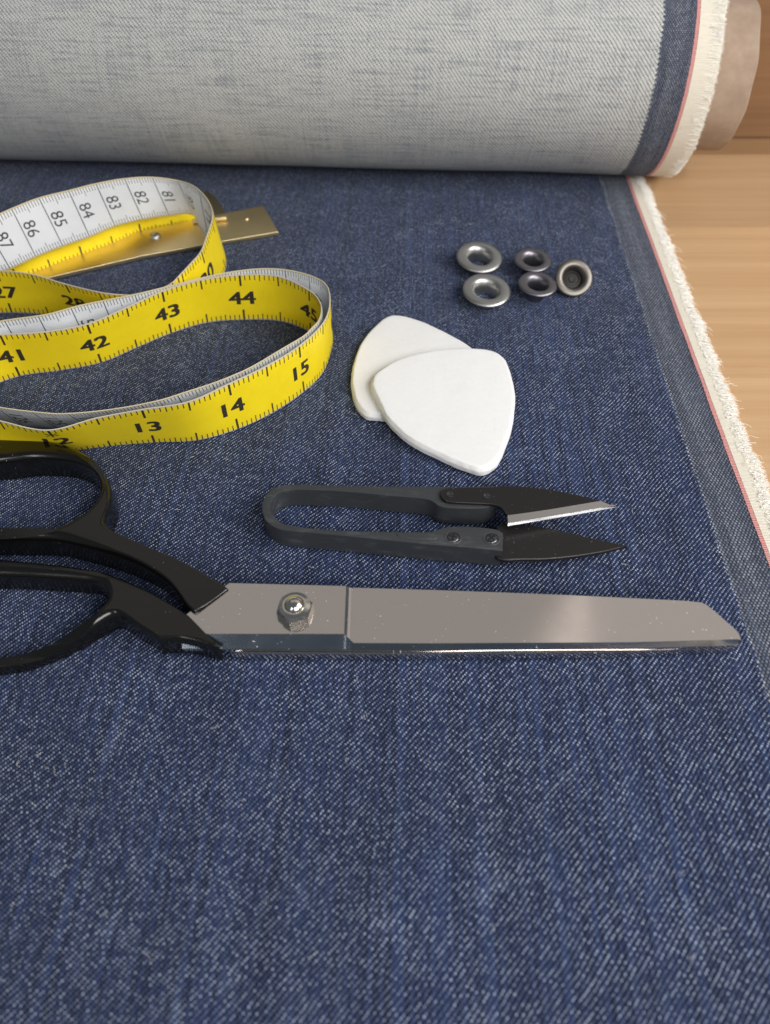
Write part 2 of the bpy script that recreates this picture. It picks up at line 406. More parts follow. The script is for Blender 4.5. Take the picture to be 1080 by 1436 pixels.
def threads(name, n, base, mat, parent, w=.16):
    """frayed weft ends: thin flat fibres; base(k) returns a list of points"""
    vs = []; fs = []
    for k in range(n):
        pts = base(k); m = len(pts); s0 = len(vs)
        for q, p in enumerate(pts):
            d = (pts[min(q+1, m-1)]-pts[max(q-1, 0)]).normalized()
            sd = d.cross(Vector((0, 0, 1)))
            sd = sd.normalized() if sd.length > 1e-4 else Vector((1, 0, 0))
            up = sd.cross(d); ww = w*(1-.6*q/(m-1))
            vs += [p+sd*ww/2, p-sd*ww/2, p+up*ww*.7]
        for q in range(m-1):
            o = s0+3*q
            for e in range(3): fs.append((o+e, o+(e+1) % 3, o+3+(e+1) % 3, o+3+e))
    return tag(from_data(name, vs, fs, mat, parent, 80), kind='stuff')
def flat_fibre(k):
    b = random.uniform(-60, 348); e = 6.2+fr_edge(b)
    L = random.uniform(.6, 2.2)+max(0, 1.3*noise.noise(Vector((b*.16, 3, 1)))); a0 = e-random.uniform(.6, 3.4); sl = random.gauss(0, .35)+.8*noise.noise(Vector((b*.12, 7, 0)))
    z0 = random.uniform(-.1, .45); cz = random.uniform(-.5, .5)
    out = []
    for q in range(5):
        s = q/4; p = cl(a0+(L+e-a0-.6)*s, b+sl*s*s*2+.15*math.sin(5*s+k)); zz = z0+cz*math.sin(3*s)-.5*s*s
        out.append(Vector((p.x, p.y, max(-.85, wave(p.x, p.y)+.15+zz))))
    return out
threads('frayed_fringe', 5200, flat_fibre, M_fibre, cloth)
def stray(k):
    b = random.uniform(0, 330); e = 6.5+fr_edge(b); L = random.uniform(1.5, 4.5); a = random.uniform(-.9, .9); c = random.uniform(-1.2, 1.2); x, y = e, b; out = []
    for q in range(6):
        p = cl(x, y); out.append(Vector((p.x, p.y, .1+.9*math.sin(q*.7)*random.uniform(.3, 1)-.15*q)))
        x += L/5*math.cos(a); y += L/5*math.sin(a); a += c*.3
    return out
threads('stray_threads', 110, stray, M_fibre, cloth, .13)

# rolled length: axis across the cloth, its reverse side outwards
RR = 40.0; BC = 339.5; AOFF = 6.6; PHR = R(3.1)
ROLL0 = cl(0, BC)
def rc(a, b):                           # across / along, square to the roll's own axis
    return ROLL0+Vector((a*math.cos(PHR)+b*math.sin(PHR), b*math.cos(PHR)-a*math.sin(PHR), 0))
def rp(a, ang, r):                      # ang measured from straight down, turning towards the camera and up
    p = rc(a, -r*math.sin(ang)); return Vector((p.x, p.y, RR+.1-r*math.cos(ang)))
def roll_r(a, ang):
    return RR+.6*noise.noise(Vector((a*.012, ang*1.5, 3)))+.25*noise.noise(Vector((a*.03, ang*.8, 8)))
def roll_sheet(name, a0, a1, na, ns, dr, mat, left=None, right=None, t0=R(-58), t1=R(296), thick=.7):
    vs = []; uv = []; fs = []
    for j in range(ns+1):
        t = t0+(t1-t0)*j/ns
        l = a0+(left(t, j) if left else 0); r_ = a1+(right(t, j) if right else 0)
        for i in range(na+1):
            a = l+(r_-l)*i/na
            vs.append(rp(a+AOFF, t, roll_r(a, t)+dr)); uv.append((a, t*RR))
    n1 = len(vs)
    for j in range(ns):
        for i in range(na):
            q = j*(na+1)+i; fs.append((q, q+1, q+na+2, q+na+1))
    for j in range(ns+1):
        t = t0+(t1-t0)*j/ns
        l = a0+(left(t, j) if left else 0); r_ = a1+(right(t, j) if right else 0)
        for i in range(na+1):
            a = l+(r_-l)*i/na; vs.append(rp(a+AOFF, t, roll_r(a, t)+dr-thick)); uv.append((a, t*RR))
    fs += [tuple(n1+k for k in reversed(f)) for f in fs[:]]
    for j in range(ns):
        q = j*(na+1)+na; fs.append((q, q+n1, q+na+1+n1, q+na+1))
        q = j*(na+1); fs.append((q, q+na+1, q+na+1+n1, q+n1))
    return from_data(name, vs, fs, mat, cloth, 60, uv)
roll_sheet('rolled_denim', -470, -.2, 60, 120, 0, M_back)
roll_sheet('selvedge_band', -12, -.1, 4, 300, .08, M_bandb, left=lambda t, j: tooth(t*RR, j), thick=.2)
roll_sheet('red_thread', -.7, .6, 3, 300, .22, M_red, thick=.4, left=lambda t, j: jit(t*RR, 20)+.1*(j % 2), right=lambda t, j: jit(t*RR, 25)-.12*(j % 2))
roll_sheet('white_selvedge', .7, 9.5, 6, 220, .1, M_cream, right=lambda t, j: fr_edge(t*RR, 20, .6), thick=.8)
for q in range(1, 11):
    roll_sheet('wound_layer', 3, 9.2+.25*(q % 3), 3, 120, -1.25*q, M_cream, right=lambda t, j, q=q: fr_edge(t*RR, 30+q*7, .8), thick=.9)
def roll_fibre(k):
    t = random.uniform(R(-40), R(200)); ly = random.choice((0, 0, 0, 0, 1, 2, 3, 5, 7)); e = 9.2+fr_edge(t*RR, 20, .6)
    r0 = RR-1.25*ly+random.uniform(-.4, .25); a0 = e-random.uniform(.8, 4.5); L = random.uniform(.5, 1.8); sl = random.gauss(0, .02); dr = random.uniform(-.6, .5)
    return [rp(AOFF+a0+(e-a0+L-.6)*s, t+sl*s*s, r0+dr*math.sin(2.5*s)) for s in (0, .25, .5, .75, 1)]
threads('frayed_fringe', 3800, roll_fibre, M_fibre, cloth)

# cardboard tube in the roll
tube = tag(empty('cardboard_tube', (120, 340, 14)), 'grey brown cardboard tube sticking out of the end of the denim roll', 'cardboard tube')
def tube_part():
    vs = []; uv = []; fs = []; ro, ri = 27.5, 24.2; seg = 96
    st = [(-500, ro), (-200, ro)]+[(x, ro) for x in range(0, 29, 4)]+[(29.8, ro-.1), (30.4, ro-.8), (30.4, ri+.6), (29.8, ri), (10, ri), (-500, ri)]
    for a, r in st:
        for k in range(seg):
            t = 2*math.pi*k/seg; rr = r+.35*noise.noise(Vector((a*.05, math.cos(t)*1.5, math.sin(t)*1.5))); aa = a+(.8*noise.noise(Vector((math.cos(t)*2.2, math.sin(t)*2.2, 6))) if a > 28.5 else 0)
            p = rc(aa+AOFF-2, -rr*math.sin(t)); vs.append((p.x, p.y, 37.6-rr*math.cos(t))); uv.append((a, t*ro))
    for i in range(len(st)-1):
        for k in range(seg):
            k2 = (k+1) % seg; fs.append((i*seg+k, i*seg+k2, (i+1)*seg+k2, (i+1)*seg+k))
    return from_data('tube_wall', vs, fs, M_card, tube, 40, uv)
tube_part()

# ------------------------------------------------------------------ tape measure
TAPE = [(10.021,(-143.14,157.68,0.3),(-140.46,162.4,17.99)),
 (10.8158,(-122.81,155.94,0.3),(-120.85,158.23,18.55)),
 (11.5,(-105.3,157.39,0.3),(-103.78,153.38,18.3)),
 (12,(-93.28,159.72,0.3),(-90.9,151.47,16.68)),
 (12.5,(-80.89,162.09,0.3),(-78.59,155.46,17.42)),
 (13,(-68.16,163.59,0.3),(-66.63,158.31,17.96)),
 (13.5,(-55.64,164.5,0.3),(-54.29,161.01,18.42)),
 (14,(-44.19,169.4,0.3),(-44.16,168.15,18.76)),
 (14.5,(-34.37,176.7,0.3),(-34.31,176.0,18.79)),
 (15,(-25.62,186.34,0.3),(-25.54,185.29,18.77)),
 (15.5,(-19.85,196.5,0.3),(-19.15,196.15,18.78)),
 (15.8,(-17.85,208.37,0.3),(-17.42,205.38,18.55)),
 (16.0976,(-18.05,214.37,0.3),(-18.05,214.37,18.8)),
 (16.3108,(-20.37,219.22,0.3),(-20.37,219.22,18.8)),
 (16.5211,(-24.51,222.52,0.3),(-24.51,222.52,18.8)),
 (16.7977,(-30.14,228.63,0.3),(-29.84,225.03,18.8)),
 (17.0798,(-37.09,230.12,0.3),(-36.79,226.52,18.8)),
 (17.3965,(-45.06,229.69,0.3),(-44.76,226.09,18.8)),
 (17.7982,(-54.81,226.95,0.3),(-54.51,223.35,18.8)),
 (18.2424,(-65.04,222.41,0.3),(-64.74,218.81,18.8)),
 (18.8426,(-78.73,215.98,0.3),(-78.43,212.38,18.8)),
 (19.5807,(-96.13,209.38,0.3),(-95.83,205.78,18.8)),
 (19.9641,(-104.67,204.86,0.3),(-104.37,201.26,18.8)),
 (20.5227,(-118.25,201.18,0.3),(-117.95,197.58,18.8)),
 (21.0444,(-129.11,192.19,0.3),(-129.11,192.19,18.8)),
 (21.534,(-141.33,190.43,0.3),(-141.33,190.43,18.8)),
 (22.3968,(-163.06,191.13,0.3),(-163.06,191.13,18.8)),
 (23.4973,(-190.04,197.58,0.3),(-190.04,197.58,18.8)),
 (24.0769,(-199.32,208.86,0.3),(-199.32,208.86,18.8)),
 (24.7699,(-184.97,218.81,0.3),(-184.97,218.81,18.8)),
 (25.9759,(-155.41,225.88,0.3),(-155.41,225.88,18.8)),
 (27,(-130.78,228.48,0.3),(-128.48,225.96,18.48)),
 (27.5,(-117.42,227.21,0.3),(-116.31,223.88,18.46)),
 (28,(-104.92,225.12,0.3),(-103.99,219.15,17.78)),
 (28.5439,(-90.79,218.81,0.3),(-90.79,213.81,18.11)),
 (28.8345,(-82.88,220.45,0.3),(-82.88,213.45,17.42)),
 (29.0188,(-78.25,222.92,0.3),(-78.25,214.92,16.98)),
 (29.2089,(-73.65,225.33,0.3),(-73.65,217.33,16.98)),
 (29.3595,(-69.63,224.78,0.3),(-69.63,219.28,17.96)),
 (29.4559,(-66.77,221.6,0.5),(-67.37,222.2,19.0)),
 (29.7216,(-63.48,228.12,0.8),(-64.68,228.92,19.3)),
 (30,(-60.52,235.24,1.0),(-62.32,236.04,19.5)),
 (30.2665,(-59.57,244.83,1.5),(-61.57,245.23,20.0)),
 (30.531,(-59.09,254.37,2.0),(-61.09,254.37,20.5)),
 (30.6768,(-59.69,259.59,2.5),(-61.49,259.39,21.0)),
 (30.8371,(-61.98,265.04,3.0),(-63.18,264.54,21.5)),
 (31.0175,(-65.51,270.53,3.5),(-66.11,270.03,22.0)),
 (31.2259,(-70.72,275.78,4.0),(-70.72,275.78,22.5)),
 (31.4961,(-75.81,286.75,5.0),(-77.05,280.14,22.24)),
 (31.8898,(-84.24,282.78,7.0),(-85.84,277.78,24.74)),
 (32.2835,(-92.69,276.14,9.0),(-94.25,272.09,26.99)),
 (32.6772,(-101.51,269.35,10.0),(-102.73,266.0,28.15)),
 (33.0709,(-109.12,261.75,10.0),(-110.94,260.55,28.37)),
 (33.4646,(-117.25,255.36,10.0),(-119.83,255.46,28.32)),
 (33.8583,(-125.42,249.05,9.5),(-127.42,248.93,27.89)),
 (34.252,(-132.65,242.19,9.0),(-134.92,241.43,27.34)),
 (34.9269,(-149.38,233.36,7.0),(-149.38,233.36,25.5)),
 (36.0879,(-175.23,217.09,4.0),(-175.23,217.09,22.5)),
 (37.2267,(-201.51,202.55,2.0),(-201.51,202.55,20.5)),
 (37.7151,(-198.72,190.03,0.6),(-198.72,190.03,19.1)),
 (38.9933,(-166.39,180.22,0.3),(-166.39,180.22,18.8)),
 (39.8309,(-144.34,182.22,0.3),(-144.34,182.22,18.8)),
 (40.5,(-128.43,187.36,0.3),(-126.89,188.86,18.68)),
 (41,(-117.41,194.0,0.3),(-115.97,191.16,18.52)),
 (41.5,(-105.12,196.86,0.3),(-103.24,192.91,18.28)),
 (42,(-92.91,200.87,0.3),(-91.27,196.85,18.28)),
 (42.5,(-82.89,208.76,0.3),(-81.08,205.26,18.38)),
 (43,(-72.87,216.58,0.3),(-71.5,213.93,18.56)),
 (43.5,(-61.39,222.64,0.3),(-60.15,220.33,18.61)),
 (44,(-48.77,224.29,0.3),(-47.7,223.05,18.73)),
 (44.5,(-36.07,223.47,0.3),(-35.0,222.22,18.73)),
 (45.0,(-25.29,216.97,0.3),(-24.24,214.31,18.58)),
 (45.288,(-20.95,209.9,0.3),(-20.95,208.9,18.77)),
 (45.4776,(-19.79,205.47,0.3),(-19.79,203.97,18.74)),
 (45.7002,(-20.35,200.1,0.3),(-20.35,198.1,18.69)),
 (45.8671,(-22.51,196.95,0.3),(-22.51,193.95,18.56)),
 (45.9853,(-24.27,195.02,0.3),(-24.27,191.02,18.36)),
 (46.312,(-30.43,189.96,0.3),(-30.43,184.96,18.11)),
 (46.7713,(-39.03,182.58,0.3),(-39.03,176.58,17.8)),
 (47.1649,(-47.33,177.25,0.3),(-47.33,170.75,17.62)),
 (47.5301,(-55.85,174.1,0.3),(-55.85,166.6,17.21)),
 (47.8454,(-63.38,171.88,0.3),(-63.38,163.38,16.73)),
 (48.3617,(-76.33,170.65,0.3),(-76.33,160.65,15.86)),
 (48.8682,(-89.15,169.76,0.3),(-89.15,159.26,15.53)),
 (49.1309,(-95.82,169.48,0.3),(-95.82,159.48,15.86)),
 (49.5691,(-106.91,169.86,0.3),(-106.91,160.86,16.46)),
 (49.9765,(-117.18,170.04,0.3),(-117.18,163.04,17.42)),
 (50.548,(-131.64,170.25,0.3),(-131.64,165.25,18.11))]
TAIL = [(56.1543,(-152.55,235.78,0.6),(-152.55,236.38,19.08)),
 (56.7605,(-140.35,245.17,0.6),(-140.35,245.77,19.08)),
 (57.2347,(-129.92,251.2,0.6),(-129.92,251.8,19.08)),
 (57.6995,(-120.93,258.85,0.6),(-120.93,259.45,19.08)),
 (58.1975,(-111.07,266.78,0.6),(-111.07,267.38,19.08)),
 (58.6006,(-103.29,273.43,0.6),(-103.29,274.03,19.08)),
 (58.9407,(-97.41,279.74,0.6),(-97.41,280.3,17.79)),
 (59.1759,(-92.43,282.97,0.6),(-92.43,283.47,16.12)),
 (59.4804,(-85.29,285.69,0.6),(-85.29,286.11,13.54)),
 (59.7422,(-79.49,288.44,0.6),(-79.49,288.74,9.84)),
 (60.0,(-73.5,290.38,0.6),(-73.5,290.56,6.14))]
def tape_yellow():
    t = NT('yellow_tape'); n = t.noise(t.obj(), .25, 3, .6); w = t.noise(t.obj(), 5, 2)
    t.bump(w, .03, .3); st = t.ramp(t.noise(t.obj(1, 1, .5), .09, 4, .65), .58, .75); c = t.mix(n, (.90, .67, .008), (.98, .79, .018)); c = t.mix(t.math('MULTIPLY', st, .13), c, (.45, .30, .03)); return t.set(color=c, rough=.42, spec=.4)
def tape_white():
    t = NT('white_tape'); n = t.noise(t.obj(), .25, 3, .6); w = t.noise(t.obj(), 5, 2)
    t.bump(w, .03, .3); c = t.mix(n, (.74, .76, .78), (.84, .86, .88)); return t.set(color=c, rough=.45, spec=.4)
M_ty, M_tw = tape_yellow(), tape_white()
M_te = plain('tape_edge', (.66, .58, .40), rough=.7)
M_ink = plain('black_ink', (.035, .03, .02), rough=.6)
M_inkw = plain('grey_ink', (.06, .065, .07), rough=.6)
glyph_cache = {}
def glyphs(txt, size, bold):
    key = (txt, bold)
    if key not in glyph_cache:
        cu = bpy.data.curves.new('t', 'FONT'); cu.body = txt; cu.size = 10; cu.align_x = 'CENTER'; cu.align_y = 'CENTER'; cu.offset = bold; cu.resolution_u = 3
        o = bpy.data.objects.new('t', cu); col.objects.link(o)
        dg = bpy.context.evaluated_depsgraph_get(); dg.update()
        me = bpy.data.meshes.new_from_object(o.evaluated_get(dg))
        bm = bmesh.new(); bm.from_mesh(me); bmesh.ops.triangulate(bm, faces=bm.faces[:])
        for _ in range(3):
            le = [e for e in bm.edges if e.calc_length() > 1.3]
            if not le: break
            bmesh.ops.subdivide_edges(bm, edges=le, cuts=1); bmesh.ops.triangulate(bm, faces=[f for f in bm.faces if len(f.verts) > 3])
        bm.to_mesh(me); bm.free()
        xs = [v.co.x for v in me.vertices]; ys = [v.co.y for v in me.vertices]; cx, cy = (min(xs)+max(xs))/2, (min(ys)+max(ys))/2
        glyph_cache[key] = ([((v.co.x-cx)/10, (v.co.y-cy)/10) for v in me.vertices], [tuple(p.vertices) for p in me.polygons])
        bpy.data.objects.remove(o); bpy.data.curves.remove(cu); bpy.data.meshes.remove(me)
    v, f = glyph_cache[key]
    return [(x*size, y*size) for x, y in v], f

class Band:
    def __init__(s, ribs):
        s.u = [r[0] for r in ribs]; s.B = [Vector(r[1]) for r in ribs]; s.T = [Vector(r[2]) for r in ribs]
    def edge(s, P, u):
        n = len(s.u); i = 0
        while i < n-2 and u > s.u[i+1]: i += 1
        u0, u1 = s.u[i], s.u[i+1]; h = u1-u0; t = (u-u0)/h
        def tan(k):
            a, b = max(0, k-1), min(n-1, k+1); return (P[b]-P[a])/(s.u[b]-s.u[a])
        m0, m1 = tan(i)*h, tan(i+1)*h
        return P[i]*(2*t**3-3*t*t+1)+m0*(t**3-2*t*t+t)+P[i+1]*(-2*t**3+3*t*t)+m1*(t**3-t*t)
    def at(s, u, w, off):                # w 0 bottom edge .. 1 top edge; off > 0 on the yellow side
        b, t = s.edge(s.B, u), s.edge(s.T, u)
        d = (s.edge(s.B, u+.02)+s.edge(s.T, u+.02))-(s.edge(s.B, u-.02)+s.edge(s.T, u-.02))
        n = d.cross(t-b).normalized()
        bow = 4*w*(1-w)*.12
        return b+(t-b)*w+n*(off-bow)
    def build(s, name, parent):
        u0, u1 = s.u[0], s.u[-1]; n = int((u1-u0)*20); WS = (0, .03, .2, .4, .6, .8, .97, 1); m = len(WS)
        vs = []; fs = []; mi = []; hh = .22
        for k in range(n+1):
            u = u0+(u1-u0)*k/n
            for w in WS: vs.append(s.at(u, w, hh*(.55 if w in (0, 1) else 1)))
            for w in WS: vs.append(s.at(u, w, -hh*(.55 if w in (0, 1) else 1)))
        for k in range(n):
            o = k*2*m; p = o+2*m
            for q in range(m-1):
                e = 2 if q in (0, m-2) else 0
                fs.append((o+q, p+q, p+q+1, o+q+1)); mi.append(e if e else 0)
                fs.append((o+m+q, o+m+q+1, p+m+q+1, p+m+q)); mi.append(e if e else 1)
            fs.append((o, o+m, p+m, p)); mi.append(2)
            fs.append((o+m-1, p+m-1, p+2*m-1, o+2*m-1)); mi.append(2)
        band = from_data(name, vs, fs, [M_ty, M_tw, M_te], parent, 50, mats=mi)
        V = []; F = []
        def quad(ua, ub, wa, wb, off):
            m = 8 if wb-wa > .5 else 1; o = len(V)
            for q in range(m+1):
                w = wa+(wb-wa)*q/m; V.extend((s.at(ua, w, off), s.at(ub, w, off)))
            for q in range(m):
                f = (o+2*q, o+2*q+1, o+2*q+3, o+2*q+2); F.append(f if off > 0 else f[::-1])
        IN = 1/18.5
        k = math.ceil(u0*16)
        while k < u1*16:                  # inch side
            u = k/16
            if k % 16 == 0: L, t = 4.4, .027
            elif k % 8 == 0: L, t = 3.9, .020
            elif k % 4 == 0: L, t = 2.6, .0125
            else: L, t = 2.2, .0115
            quad(u-t/2, u+t/2, .012, (L)*IN, .25); quad(u-t/2, u+t/2, 1-L*IN, .988, .25); k += 1
        for inch in range(math.ceil(u0), int(u1)+1):
            g, f = glyphs(str(inch), 7.1, 0)
            if inch - .3 < u0 or inch+.3 > u1: continue
            for dx, dy, e in ((-.27, -.14, 0), (.27, -.14, .003), (-.27, .14, .006), (.27, .14, .009), (0, 0, .012)):      # repeated passes make the bold face
                o = len(V)
                V.extend(s.at(inch+(x*1.26+dx)/25.4, .5+(y+dy)*IN, .27+e) for x, y in g); F.extend(tuple(o+q for q in p) for p in f)
            if inch % 12 == 0:
                g, f = glyphs('*', 8.5, 0); o = len(V)
                V.extend(s.at(inch+x/25.4, .80+y*IN, .25) for x, y in g); F.extend(tuple(o+q for q in p) for p in f)
        from_data('inch_print', V, F, M_ink, band)
        V, F = [], []
        k = math.ceil(u0*25.4)
        while k < u1*25.4:                # centimetre side
            u = k/25.4
            if k % 10 == 0: quad(u-.006, u+.006, .012, .988, -.25)
            else:
                L = 3.6 if k % 5 == 0 else 2.4; t = .0075
                quad(u-t/2, u+t/2, .012, L*IN, -.25); quad(u-t/2, u+t/2, 1-L*IN, .988, -.25)
            k += 1
        for c in range(math.ceil(u0*2.54)+1, int(u1*2.54)):
            g, f = glyphs(str(c), 6.0, .0); o = len(V)
            # text runs across the band, from the top edge down
            V.extend(s.at((c-.30)/2.54-y/25.4, .53-x*IN, -.25) for x, y in g); F.extend(tuple(o+q for q in p) for p in f)
        from_data('centimetre_print', V, F, M_inkw, band)
        return band
tape = tag(empty('tape_measure', (-70, 210, 0)), 'yellow and white sewing tape measure standing on edge in loose loops', 'tape measure')
Band(TAPE).build('tape_band', tape)
Band(TAIL).build('tape_band', tape)

# ------------------------------------------------------------------ brass bar lying under the back loop
bar = tag(empty('brass_bar', (-80, 265, 0)), 'flat brass bar with rivets lying under the back loop of the tape measure', 'metal bar')
bo = [(-49.98,300.41),(-41.84,279.77),(-62.32,272.92),(-91.63,262.53),(-120.97,248.84),(-146.81,235.31),(-159.72,249.78),(-139.60,260.80),(-133.38,264.27)]
slab('bar_plate', bo, .3, 1.9, .25, M_brass, bar)
sl = [(-75.20,314.17),(-71.57,309.90),(-65.42,297.50),(-64.48,288.47),(-78.59,284.07),(-84.73,299.82)]
slab('cross_plate', sl, .2, 1.2, .2, M_dbrass, bar)
def rot_to(v):
    return Vector((0, 0, 1)).rotation_difference(Vector(v).normalized()).to_matrix().to_4x4()
def pl(p, v=(0, 0, 1)):
    return Matrix.Translation(Vector(p)) @ rot_to(v)
p1 = [(-63.07,288.50)][0]; p0 = [(-76.25,285.74)][0]
dv = Vector((p1[0]-p0[0], p1[1]-p0[1], 0))
lathe('pin', [(.01, 0), (.9, 0), (.98, .1), (.98, dv.length-.4), (.6, dv.length), (.01, dv.length)], M_brass, bar, pl((p0[0], p0[1], 2.9), dv), 24, 40, False)
q = [(-55.52,289.40)][0]
lathe('rivet', [(.01, .7), (.5, .62), (.9, .35), (1.1, 0), (1.1, -.3)], M_brass, bar, pl((*q, 1.9)), 24, 60, False)
q = [(-89.47,276.15)][0]
lathe('rivet', [(.01, .35), (.6, .3), (.95, .55), (1.7, .95), (2.2, .5), (2.35, 0), (2.35, -.3)], M_eyel, bar, pl((*q, 1.9)), 32, 60, False)

# ------------------------------------------------------------------ eyelets
eyelet = [(3.0, -5.2), (3.3, -5.2), (3.35, -1.0), (3.8, -.5), (6.2, -.45), (6.7, -.2), (6.85, .15), (6.7, .55), (6.2, .78), (5.3, .92), (4.7, .86), (4.2, .60), (3.7, .05), (3.35, -.8), (3.1, -1.8)]
def ring(name, prof, mat, c, n, label, group, part):
    e = tag(empty(name, c), label, 'eyelet', group)
    lathe(part, prof, mat, e, pl(c, n), 72, 50); return e
big = [(3.7, -4.4), (4.0, -4.4), (4.1, -1.0), (4.6, -.45), (8.0, -.4), (8.45, -.15), (8.5, .25), (8.25, .62), (7.5, .88), (6.5, 1.02), (5.7, 1.0), (5.1, .72), (4.6, .2), (4.1, -.7), (3.8, -1.8)]
c = [(35.01,257.22)][0]; ring('eyelet', big, M_eyel, (*c, 4.2), (.05, -.16, 1), 'larger silver eyelet at the back, its flange slightly tilted to the camera', 'loose silver eyelets', 'flange')
c = [(35.86,235.75)][0]; ring('eyelet', big, M_eyel, (*c, 4.2), (.05, -.14, 1), 'larger silver eyelet in front of the other one, nearest the chalks', 'loose silver eyelets', 'flange')
c = [(54.35,254.07)][0]; ring('eyelet', eyelet, M_gun, (*c, 4.9), (.03, -.10, 1), 'small dark grey eyelet with raised flange behind another dark eyelet', 'loose dark eyelets', 'flange')
c = [(53.98,237.94)][0]; ring('eyelet', eyelet, M_gun, (*c, 5.2), (.05, -.08, 1), 'small dark grey eyelet standing on its barrel, touching the tipped one', 'loose dark eyelets', 'flange')
c = [(67.48,242.59)][0]; tipped = ring('eyelet', eyelet, M_gun2, (*c, 5.0), (.02, -.66, .75), 'small eyelet tipped on its rim with its dark centre facing the camera', 'loose dark eyelets', 'flange')
lathe('core', [(.01, -1.5), (1.1, -1.45), (1.3, -1.75), (2.2, -1.8), (2.4, -1.5), (3.1, -1.6), (3.1, -2.4), (.01, -2.4)], plain('dark_core', (.022, .021, .020), rough=.5, metal=.4), tipped, pl((*c, 5.0), (.02, -.66, .75)), 40, 50, False)

# ------------------------------------------------------------------ tailor's chalks
def chalk(name, outline, thick, zf, label):
    pts = spline(outline, 10); n = len(pts)
    cx = sum(p[0] for p in pts)/n; cy = sum(p[1] for p in pts)/n
    prof = [(0, 0), (.6, 0), (.9, 0), (.985, .02), (.999, .10), (1.0, .35), (1.0, .56), (.994, .66), (.968, .93), (.955, .98), (.93, 1.0), (.8, 1.02), (.6, 1.05), (.3, 1.07)]
    vs = []; fs = []
    for f, h in prof[1:]:
        for k, p in enumerate(pts):
            e = 1+(.006*noise.noise(Vector((p[0]*.3, p[1]*.3, h*1.5)))+.011*min(0, noise.noise(Vector((p[0]*.9, p[1]*.9, h*3+4)))+.15)*(1 if p[1] < cy else .3) if f > .93 else 0)
            x = cx+(p[0]-cx)*f*e; y = cy+(p[1]-cy)*f*e
            vs.append((x, y, zf(x, y)+h*thick))
    m = len(prof)-1
    for r in range(m-1):
        for k in range(n):
            k2 = (k+1) % n; fs.append((r*n+k, r*n+k2, (r+1)*n+k2, (r+1)*n+k))
    vs.append((cx, cy, zf(cx, cy))); vs.append((cx, cy, zf(cx, cy)+1.08*thick))
    for k in range(n):
        k2 = (k+1) % n; fs.append((len(vs)-2, k2, k)); fs.append((len(vs)-1, (m-1)*n+k, (m-1)*n+k2))
    o = from_data(name, vs, fs, M_chalk, None, 28, wn=True)
    return tag(o, label, 'tailor chalk', "tailor's chalks")
ch2 = [(1.47,223.35),(5.65,223.35),(12.92,219.87),(20.87,213.48),(28.25,206.16),(31.87,198.73),(30.63,189.14),(25.31,180.68),(17.36,175.46),(7.53,172.27),(-1.72,172.27),(-5.60,173.06),(-8.27,176.43),(-10.20,183.34),(-10.77,191.58),(-9.95,199.46),(-7.59,209.21),(-2.67,218.66)]
ch1 = [(-4.41,184.13),(-3.12,188.22),(2.72,194.17),(11.70,198.86),(20.08,201.06),(27.76,201.98),(34.19,201.43),(38.06,198.49),(39.75,190.65),(40.15,182.12),(38.94,173.02),(37.01,164.96),(35.00,159.60),(33.62,156.11),(31.21,152.13),(27.59,149.76),(23.27,150.87),(15.44,155.11),(7.63,160.18),(0.63,168.63),(-2.82,177.51),(-4.16,181.45)]
chalk('tailor_chalk', ch2, 2.9, lambda x, y: .3, 'white triangular tailor chalk lying underneath, farther from the camera')
pa = Vector((*[(29.37,152.74)][0], .25)); pb = Vector((*[(-2.22,184.53)][0], 3.5)); pc = Vector((*[(37.00,200.39)][0], 2.4))
nn = (pb-pa).cross(pc-pa)
chalk('tailor_chalk', ch1, 2.9, lambda x, y: pa.z-((x-pa.x)*nn.x+(y-pa.y)*nn.y)/nn.z, 'white triangular tailor chalk resting on top of the other one')

# ------------------------------------------------------------------ thread snips
snips = tag(empty('thread_snips', (20, 115, .3)), 'black spring thread snips with two pointed blades', 'thread snips')
body = [(30.16,140.02),(30.16,140.02),(19.19,139.63),(15.36,139.76),(-8.45,140.02),(-24.44,140.54),(-28.43,140.02),(-31.28,137.70),(-32.48,133.65),(-32.07,130.67),(-30.85,127.76),(-29.21,126.08),(-26.71,124.78),(-17.49,123.61),(-3.44,121.86),(10.80,120.02),(20.64,118.99),(29.50,117.86),(29.50,117.86),(30.15,123.49),(30.15,123.49),(29.25,124.54),(26.21,125.37),(22.03,125.85),(17.62,125.85),(14.47,125.25),(11.87,124.19),(9.13,124.07),(1.28,124.19),(-12.80,124.66),(-22.40,125.85),(-26.72,127.04),(-28.77,129.21),(-30.14,131.91),(-30.01,134.40),(-28.92,136.93),(-26.37,138.34),(-18.35,138.47),(-8.58,137.70),(1.33,136.42),(11.16,135.15),(12.64,134.27),(14.27,132.77),(16.86,132.15),(26.23,132.15),(28.19,133.15),(29.63,134.40),(29.63,134.40)]
slab('spring_handle', spline(body, 6), .3, 7, .35, M_nylon, snips, bevres=2, smooth=40)
ub = [(14.75,136.12),(15.39,137.65),(16.76,138.30),(22.87,138.55),(29.36,138.68),(29.36,138.68),(31.12,139.07),(37.96,138.81),(44.11,137.78),(50.31,136.12),(56.70,133.86),(59.45,132.51),(59.45,132.51),(56.66,133.63),(56.66,133.63),(48.51,131.87),(40.83,130.27),(31.94,128.69),(31.94,128.69),(31.80,129.05),(31.28,129.42),(30.52,131.13),(29.33,132.24),(27.31,132.74),(21.54,133.11),(16.51,133.61),(15.24,134.48)]
slab('blade', spline(ub, 4), 7.02, 7.9, .12, M_oxide, snips, bevres=1, smooth=40)
lb = [(29.79,127.66),(32.15,128.87),(35.10,128.50),(40.04,127.66),(47.00,125.74),(54.89,123.26),(62.01,121.28),(62.01,121.28),(56.21,119.56),(48.90,118.08),(40.82,117.06),(34.69,116.95),(28.77,117.06),(27.25,120.13)]
